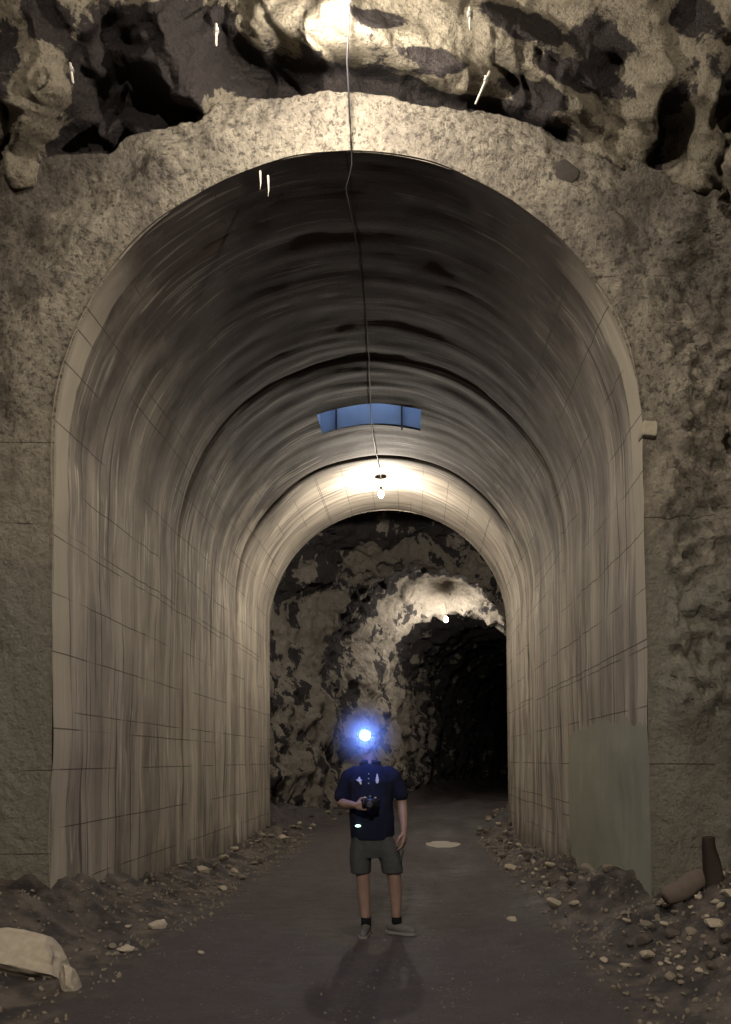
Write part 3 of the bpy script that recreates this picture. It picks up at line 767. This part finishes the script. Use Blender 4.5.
for (x, y, r, lab) in [(512, 920, .05, 'lone pale flat stone on the road right of the person'), (575, 918, .055, 'pale stone on the road beside the foot of the right wall'), (201, 955, .035, 'small pale stone alone on the left of the road'),
                       (625, 968, .05, 'pale flat stone at the toe of the right bank, nearest the viewer'), (604, 962, .04, 'rounded pale stone at the toe of the right bank, behind a flat one')]:
    X_, Y_ = gpx(x, y); stone(X_, Y_, r, lab, None, 1, .4)
# gravel too fine to count
def gravel():
    bm = bmesh.new(); k = 0
    while k < 2000:
        y = U(4.1, 15); side = random.random()
        x = U(-3.2, -1.5) if side < .38 else (U(1.8, 3.4) if side < .85 else U(-1.5, 1.8))
        if y > 6.5 and abs(x) > 2.6: continue
        r = (U(.003, .007) if side >= .85 else U(.006, .017)) * (1 + .05 * y)
        v = bmesh.ops.create_icosphere(bm, subdivisions=1, radius=1, matrix=Matrix.Translation((x, y, gh(x, y) + r * .3)) @ Euler((U(0, 6), U(0, 6), U(0, 6))).to_matrix().to_4x4() @ Matrix.Diagonal((r * U(1, 1.8), r, r * .6, 1)))
        k += 1
    me = bpy.data.meshes.new('gravel'); bm.to_mesh(me); bm.free(); me.materials.append(M['stone'])
    o = bpy.data.objects.new('gravel', me); C.objects.link(o)
    tag(o, 'fine gravel and chips strewn over the banks and road', 'gravel', kind='stuff')
gravel()
# dried puddle under the far lamp
def puddle():
    cx_, cy_ = gpx(441, 838); cy_ = float(cy_); n = 44; bm = bmesh.new(); R = []
    for sc in (1, .6, .2):
        ring = []
        for k in range(n):
            a_ = 2 * PI * k / n
            r = 1 + .22 * float(fbm(np.array(math.cos(a_) * 1.1), np.array(math.sin(a_) * 1.1), np.array(0.), 4, 6))
            x, y = cx_ + .34 * r * sc * math.cos(a_), cy_ + .62 * r * sc * math.sin(a_)
            ring.append(bm.verts.new((x, y, gh(x, y) + (.004 if sc == 1 else .012))))
        R.append(ring)
    for p, q in zip(R, R[1:]):
        for k in range(n): bm.faces.new((p[k], p[(k + 1) % n], q[(k + 1) % n], q[k]))
    bm.faces.new(R[-1])
    me = bpy.data.meshes.new('silt_patch'); bm.to_mesh(me); bm.free()
    tag(link('silt_patch', me, M['pale']), 'pale patch of dried silt on the dark road, right of the person', 'silt patch')
puddle()

# timber stump and log on the right bank
def dense(pts, n=26):
    P = np.array(pts, float); t = np.linspace(0, 1, len(P)); q = np.linspace(0, 1, n)
    return [tuple(np.interp(q, t, P[:, k])[i] for k in range(3)) for i in range(n)]
def timber():
    X_, Y_ = px(716, None, 5.95), 5.95; z = gh(X_, Y_)
    pts = []; 
    bm = MB()
    L = .46
    bm.tube(dense([(0, 0, -.1), (-.005, 0, .05), (-.02, .02, .2), (-.045, .03, .34), (-.05, .03, .44)]), lambda t: .105 - .055 * t ** .6, 28)
    o = bm.build('timber_stump', M['wood']); o.location = (X_, Y_, z - .07)
    co = [v.co.copy() for v in o.data.vertices]
    for v in o.data.vertices: v.co += Vector((float(vnoise(np.array(v.co.x * 20), np.array(v.co.y * 20), np.array(v.co.z * 6), 4)), float(vnoise(np.array(v.co.x * 20), np.array(v.co.y * 20), np.array(v.co.z * 6), 9)), 0)) * .014
    tag(o, 'charred dark timber stump standing on the right rubble bank', 'stump'); spots.append((X_, Y_, .1))
    X2, Y2 = px(688, None, 6.0), 6.0
    o = MB().tube(dense([(-.21, -.05, .02), (-.17, -.04, .045), (-.05, 0, .08), (.08, .03, .15), (.15, .05, .19), (.17, .055, .2)]), lambda t: .03 + .055 * math.sin(PI * min(1, max(0, t * .86 + .1))), 28).build('log', M['log'])
    for v in o.data.vertices: v.co += Vector((0, float(vnoise(np.array(v.co.x * 9), np.array(v.co.y * 9), np.array(v.co.z * 9), 4)), float(vnoise(np.array(v.co.x * 12), np.array(v.co.y * 12), np.array(v.co.z * 9), 9)))) * .012
    o.location = (X2, Y2, gh(X2, Y2) + .0)
    tag(o, 'short weathered log lying on the right bank against the dark stump', 'log')
timber()

# ------------------------------------------------------------------ the person
PX, PY = gpx(372, 934); PZ = gh(PX, PY); PX, PY = gpx(372, 934, PZ)
PS = (px(372, 726, PY)[1] - PZ) / 1.80
person = thing('person', 'person in navy polo shirt and dark shorts wearing a lit headlamp, standing on the road', 'person', (PX, PY, PZ)); person.scale = (PS, PS, PS)
def fingers(mb, wrist, fwd, side, curl, spread=.020, L=1.0, thumb=1):
    """palm, four unequal bent fingers and a thumb; fwd = direction of the fingers, side = towards the thumb, curl = palm side"""
    w, f, s, c = Vector(wrist), Vector(fwd).normalized(), Vector(side).normalized(), Vector(curl).normalized()
    mb.cap([(*(w), .026), (*(w + f * .03), .027), (*(w + f * .05 + s * .014), .023), (*(w + f * .075 + s * .020), .019)])
    mb.cap([(*(w + f * .03 - s * .012), .024), (*(w + f * .075 - s * .020), .018)])
    mb.cap([(*(w + f * .075 + s * .02), .019), (*(w + f * .075 - s * .02), .018)])
    for k, (ln, off) in enumerate(((.072, 1.5), (.080, .5), (.074, -.5), (.058, -1.5))):
        b = w + f * .082 + s * off * spread
        a1 = (f * .85 + c * .25).normalized(); a2 = (f * .45 + c * .75 * L).normalized(); a3 = (f * (.2) + c * L).normalized()
        p1 = b + a1 * ln * .45; p2 = p1 + a2 * ln * .32; p3 = p2 + a3 * ln * .26
        mb.cap([(*b, .0105), (*p1, .0098), (*p2, .0088), (*p3, .0075)])
    b = w + f * .02 + s * .026 + c * .006; p1 = b + (f * .5 + s * .75 + c * .2).normalized() * .042 * thumb; p2 = p1 + (f * .9 + s * .25 + c * .35).normalized() * .032; p3 = p2 + (f * .9 + c * .4).normalized() * .022
    mb.cap([(*b, .0155), (*p1, .0125), (*p2, .0108), (*p3, .009)])
def body():
    b = MB()
    # head: skull, jaw, nose, ears, brow, lips
    hx, hz = -.035, 1.672
    b.ell((hx, 0, hz + .025), (.075, .093, .092)); b.ell((hx, -.022, hz - .045), (.058, .066, .062)); b.ell((hx, -.052, hz - .088), (.030, .028, .022))
    b.ell((hx, -.094, hz - .018), (.012, .018, .024)); b.ell((hx, -.102, hz - .033), (.016, .013, .010)); b.ell((hx, -.078, hz + .022), (.052, .018, .012))
    b.ell((hx, -.086, hz - .062), (.024, .009, .006)); b.ell((hx, -.084, hz - .070), (.021, .010, .006))
    for s in (-1, 1):
        b.ell((hx + s * .078, .008, hz - .012), (.010, .020, .031)); b.ell((hx + s * .045, -.062, hz - .04), (.022, .022, .022))
    b.cap([(hx, .012, hz - .07, .058), (-.015, .022, 1.50, .058), (0, .025, 1.42, .068)])
    # trunk
    b.loft([(0, .02, .84, .13, .09), (0, .01, .98, .155, .115), (0, 0, 1.08, .155, .12), (0, .01, 1.2, .16, .11), (0, .015, 1.32, .165, .10), (0, .02, 1.39, .13, .075), (0, .02, 1.45, .06, .055)])
    b.cap([(-.16, .02, 1.375, .052), (-.10, .02, 1.385, .05)]); b.cap([(.165, .02, 1.375, .052), (.10, .02, 1.385, .05)])
    # arm bent forward to the camera (viewer's left)
    b.cap([(-.19, .02, 1.36, .052), (-.242, .04, 1.24, .048), (-.262, .045, 1.13, .044), (-.22, -.07, 1.125, .043), (-.15, -.165, 1.125, .032), (-.128, -.20, 1.125, .027)])
    fingers(b, (-.118, -.215, 1.122), (.62, -.5, -.02), (0.05, .1, .99), (.7, .55, 0), .019, .8)
    # arm hanging (viewer's right)
    b.cap([(.19, .02, 1.36, .052), (.245, .035, 1.24, .048), (.268, .04, 1.13, .044), (.275, .01, 1.04, .043), (.283, -.03, .93, .031), (.281, -.045, .885, .027)])
    fingers(b, (.281, -.048, .872), (.0, -.12, -.95), (-.35, -.9, .08), (-.85, .3, .0), .019, .45)
    # legs
    b.cap([(-.085, .01, .88, .085), (-.085, .0, .72, .088), (-.075, -.01, .50, .059), (-.07, .015, .37, .058), (-.06, .012, .22, .044), (-.05, .0, .10, .038), (-.05, -.02, .05, .04)])
    b.cap([(.10, .01, .88, .085), (.15, .0, .72, .088), (.195, -.01, .50, .059), (.205, .015, .37, .058), (.210, .012, .22, .044), (.212, .01, .10, .038), (.22, .0, .05, .04)])
    b.cap([(-.05, -.02, .045, .038), (-.065, -.14, .035, .032)]); b.cap([(.22, 0, .045, .038), (.32, -.06, .035, .032)])
    return b.fused('body', M['skin'], person, .0065, 3)
body()
fold = lambda x, y, z: .004 * fbm(x * 9, y * 9, z * 5, 3, 3) + .003 * vnoise(x * 22, y * 22, z * 9, 7)
b = MB()
b.loft([(.01, .012, .815, .186, .148), (.01, .008, .90, .190, .155), (.005, .0, 1.0, .194, .160), (0, .0, 1.1, .190, .158), (0, .005, 1.2, .194, .145), (0, .012, 1.32, .202, .135), (0, .018, 1.40, .172, .105), (0, .02, 1.44, .12, .085), (-.005, .02, 1.475, .085, .075)])
b.cap([(-.14, .02, 1.385, .072), (-.195, .025, 1.35, .074), (-.235, .035, 1.27, .066), (-.258, .04, 1.19, .064)])
b.cap([(.14, .02, 1.385, .072), (.195, .025, 1.35, .074), (.235, .03, 1.27, .066), (.258, .035, 1.20, .064)])
shirt = b.fused('polo_shirt', M['shirt'], person, .009, 3, fold)
MB().tube([(.0 + .078 * math.cos(a_) - .008, .018 + .072 * math.sin(a_), 1.475 - .014 * math.sin(a_ + PI) * -1) for a_ in np.linspace(-PI / 2 + .28, 3 * PI / 2 - .28, 24)], .019, 8).build('collar', M['shirt'], shirt)
for k in range(3): MB().cyl((-.012, -.118 - .010 * k, 1.385 - .04 * k), (-.012, -.126 - .010 * k, 1.384 - .04 * k), .006, .006, 10).build('button', M['white'], shirt)
def surf_y(x, z):   # front of the shirt
    rx = np.interp(z, [.9, 1.1, 1.2, 1.32, 1.40], [.19, .19, .194, .202, .168]); ry = np.interp(z, [.9, 1.1, 1.2, 1.32, 1.40], [.155, .158, .145, .135, .105]); cy = np.interp(z, [1.1, 1.4], [0, .018])
    return float(cy - ry * math.sqrt(max(0, 1 - (x / rx) ** 2)))
def emblem(pts, lab):
    bm = bmesh.new(); f = []
    for dy in (-.004, -.011):
        f.append([bm.verts.new((x, surf_y(x, z) + dy, z)) for x, z in pts])
    bm.faces.new(f[0][::-1]); bm.faces.new(f[1])
    n = len(pts)
    for k in range(n): bm.faces.new((f[0][k], f[0][(k + 1) % n], f[1][(k + 1) % n], f[1][k]))
    me = bpy.data.meshes.new('chest_emblem'); bm.to_mesh(me); bm.free()
    link('chest_emblem', me, M['white'], shirt, None, False)['label'] = lab
emblem([(-.125, 1.335), (-.105, 1.343), (-.098, 1.36), (-.088, 1.36), (-.085, 1.342), (-.07, 1.335), (-.078, 1.322), (-.072, 1.298), (-.086, 1.295), (-.094, 1.318), (-.11, 1.325)], 'white embroidered emblem on the chest')
emblem([(.045, 1.33), (.056, 1.385), (.062, 1.385), (.075, 1.33), (.068, 1.305), (.052, 1.305)], 'pale narrow embroidered emblem on the chest')
MB().ell((-.105, surf_y(-.105, .94) - .012, .945), (.024, .012, .011)).build('belt_light', M['green'], person)['label'] = 'small lit green belt light'
b = MB()
b.loft([(.015, .012, .66, .14, .11), (.01, .012, .74, .178, .135), (.005, .01, .86, .182, .142), (.005, .008, .95, .180, .140)])
b.loft([(-.092, .0, .525, .088, .092), (-.094, .0, .62, .092, .098), (-.088, .005, .74, .098, .112), (-.07, .008, .85, .10, .12)])
b.loft([(.185, .0, .525, .090, .094), (.170, .0, .62, .095, .1), (.125, .005, .74, .108, .114), (.09, .008, .85, .10, .12)])
sh = b.fused('shorts', M['shorts'], person, .009, 3, fold)
MB().box((.262, -.005, .66), (.02, .10, .13), Euler((0, .22, 0)), .006).build('cargo_pocket', M['shorts'], sh)
def shoe(name, cx, cy, rz, ank):
    r = Matrix.Translation((cx, cy, 0)) @ Matrix.Rotation(rz, 4, 'Z')   # toe towards local -y
    def P(x, y, z, rr): v = r @ Vector((x, y, z)); return (*v, rr)
    b = MB(); b.cap([P(0, .05, .052, .040), P(0, .0, .058, .042), P(0, -.07, .045, .040), P(.004, -.14, .036, .036), P(.008, -.165, .032, .030)])
    s = b.fused(name, M['shoe'], person, .006, 3)
    bm = bmesh.new(); rings = []
    out = [(.0, .098), (.032, .085), (.043, .04), (.040, -.03), (.050, -.11), (.040, -.17), (.012, -.2), (-.02, -.19), (-.038, -.14), (-.040, -.08), (-.034, -.02), (-.04, .04), (-.03, .085)]
    for z in (.003, .028): rings.append([bm.verts.new(r @ Vector((x, y, z))) for x, y in out])
    for k in range(len(out)): bm.faces.new((rings[0][k], rings[0][(k + 1) % len(out)], rings[1][(k + 1) % len(out)], rings[1][k]))
    bm.faces.new(rings[0][::-1]); bm.faces.new(rings[1]); bmesh.ops.recalc_face_normals(bm, faces=bm.faces)
    me = bpy.data.meshes.new('sole'); bm.to_mesh(me); bm.free(); link('sole', me, M['sole'], s, None, False)
    for k in range(4):
        y = -.05 - .025 * k; p = [r @ Vector((x, y + abs(x) * .2, .088 - .012 * k - abs(x) * .5)) for x in (-.022, 0, .022)]
        MB().tube(p, .0035, 6).build('lace', M['white'], s)
    q = Vector(ank)
    MB().loft([(q.x, q.y, .06, .043, .046), (q.x, q.y + .004, .10, .043, .046), (q.x, q.y + .006, .145, .044, .046)], 20).build('sock', M['sock'], person)
shoe('shoe', -.05, -.02, -.12, (-.05, -.006, 0))
shoe('shoe', .205, .0, 1.05, (.214, .008, 0))
# hair and headlamp
b = MB(); b.ell((-.035, .014, 1.715), (.081, .095, .083)); hr = b.fused('hair', M['hair'], person, .006, 2, lambda x, y, z: .003 * fbm(x * 40, y * 40, z * 20, 2, 2) - .06 * ((y < -.055) & (z < 1.735)))
b = MB(); b.tube([(-.035 + .086 * math.cos(a_), .006 + .104 * math.sin(a_), 1.712) for a_ in np.linspace(0, 2 * PI, 40)], .010, 8)
hl = b.build('headlamp', M['black'], person)
MB().box((-.04, -.112, 1.716), (.066, .03, .05), None, .008).build('housing', M['black'], hl)
MB().cyl((-.04, -.125, 1.716), (-.04, -.145, 1.714), .034, .043, 24).build('bezel', M['black'], hl)
MB().ell((-.04, -.146, 1.714), (.042, .012, .042)).build('lens', M['led'], hl)
l = bpy.data.lights.new('headlamp_beam', 'POINT'); l.energy = 9; l.color = (.05, .18, 1.0); l.shadow_soft_size = .02
o = bpy.data.objects.new('headlamp_beam', l); C.objects.link(o); o.location = (PX - .04, PY - .20, PZ + 1.715 * PS)

# the camera in the hand
cam_t = thing('digital_camera', 'black camera held at waist height in one hand of the person', 'camera', (PX + .008, PY - .28, PZ + 1.142 * PS))
MB().box((0, 0, 0), (.140, .052, .088), None, .010).box((0, 0, .052), (.05, .045, .03), None, .008).box((-.055, -.012, 0), (.03, .05, .08), None, .01).build('camera_body', M['camblack'], cam_t)
ln = MB().cyl((0, -.02, -.004), (0, -.075, -.004), .036, .034, 28).build('lens_barrel', M['camblack'], cam_t)
MB().cyl((0, -.073, -.004), (0, -.0765, -.004), .037, .037, 28, False).cyl((0, -.045, -.004), (0, -.050, -.004), .0375, .0375, 28, False).build('lens_ring', M['camsilver'], ln)
MB().ell((0, -.072, -.004), (.028, .008, .028)).build('front_glass', M['glass'], ln)
for k in (-.045, .045): MB().cyl((k, 0, .043), (k, 0, .054), .012, .012, 18).build('dial', M['camsilver'], cam_t)
MB().tube([(-.072, 0, .03), (-.08, .05, .02), (-.05, .12, -.06), (.0, .12, -.12), (.05, .12, -.06), (.08, .05, .02), (.072, 0, .03)], .005, 6).build('wrist_strap', M['camblack'], cam_t)

# ------------------------------------------------------------------ added volume round the headlamp that makes its lens glow
def lens_glow():
    m = bpy.data.materials.new('glow_volume'); m.use_nodes = True; t = m.node_tree; t.nodes.clear()
    tc = t.nodes.new('ShaderNodeTexCoord'); g = t.nodes.new('ShaderNodeTexGradient'); g.gradient_type = 'QUADRATIC_SPHERE'
    mp = t.nodes.new('ShaderNodeMapping'); mp.inputs['Scale'].default_value = (1 / .36,) * 3
    t.links.new(tc.outputs['Object'], mp.inputs[0]); t.links.new(mp.outputs[0], g.inputs[0])
    mu = t.nodes.new('ShaderNodeMath'); mu.operation = 'MULTIPLY'; t.links.new(g.outputs['Fac'], mu.inputs[0]); mu.inputs[1].default_value = 2.5
    v = t.nodes.new('ShaderNodeVolumeScatter'); v.inputs['Color'].default_value = (.95, .96, 1, 1); t.links.new(mu.outputs[0], v.inputs['Density'])
    o = t.nodes.new('ShaderNodeOutputMaterial'); t.links.new(v.outputs[0], o.inputs['Volume'])
    b = MB().ell((0, 0, 0), (.36, .36, .36), None, 32).build('lens_glow', m); b.location = (PX - .04, PY - .14, PZ + 1.71 * PS)
    tag(b, 'blue glow round the lit headlamp, made by an added volume', 'lens_glow', kind='stuff')
lens_glow()

# ------------------------------------------------------------------ world, camera, view
w = bpy.data.worlds.new('World'); S.world = w; w.use_nodes = True
w.node_tree.nodes['Background'].inputs[0].default_value = (.55, .6, 1, 1); w.node_tree.nodes['Background'].inputs[1].default_value = .002
cam = bpy.data.cameras.new('Camera'); co = bpy.data.objects.new('Camera', cam); C.objects.link(co); S.camera = co
cam.sensor_fit = 'VERTICAL'; cam.sensor_height = 24; cam.lens = 740 / 1024 * 24
cam.clip_start = .05; cam.clip_end = 200
pitch, roll = .0332, .0082
co.location = (CAMX, 0, CAMZ)
co.rotation_mode = 'QUATERNION'
R = Matrix.Rotation(pitch, 4, 'X') @ Matrix.Rotation(PI / 2, 4, 'X')
R = R @ Matrix.Rotation(-roll, 4, 'Z')
co.rotation_quaternion = R.to_quaternion()
cam.shift_x = -49.98 / 1024; cam.shift_y = 223.52 / 1024
S.view_settings.view_transform = 'Standard'; S.view_settings.look = 'None'; S.view_settings.gamma = 1; S.view_settings.use_curve_mapping = False
S.view_settings.exposure = .15
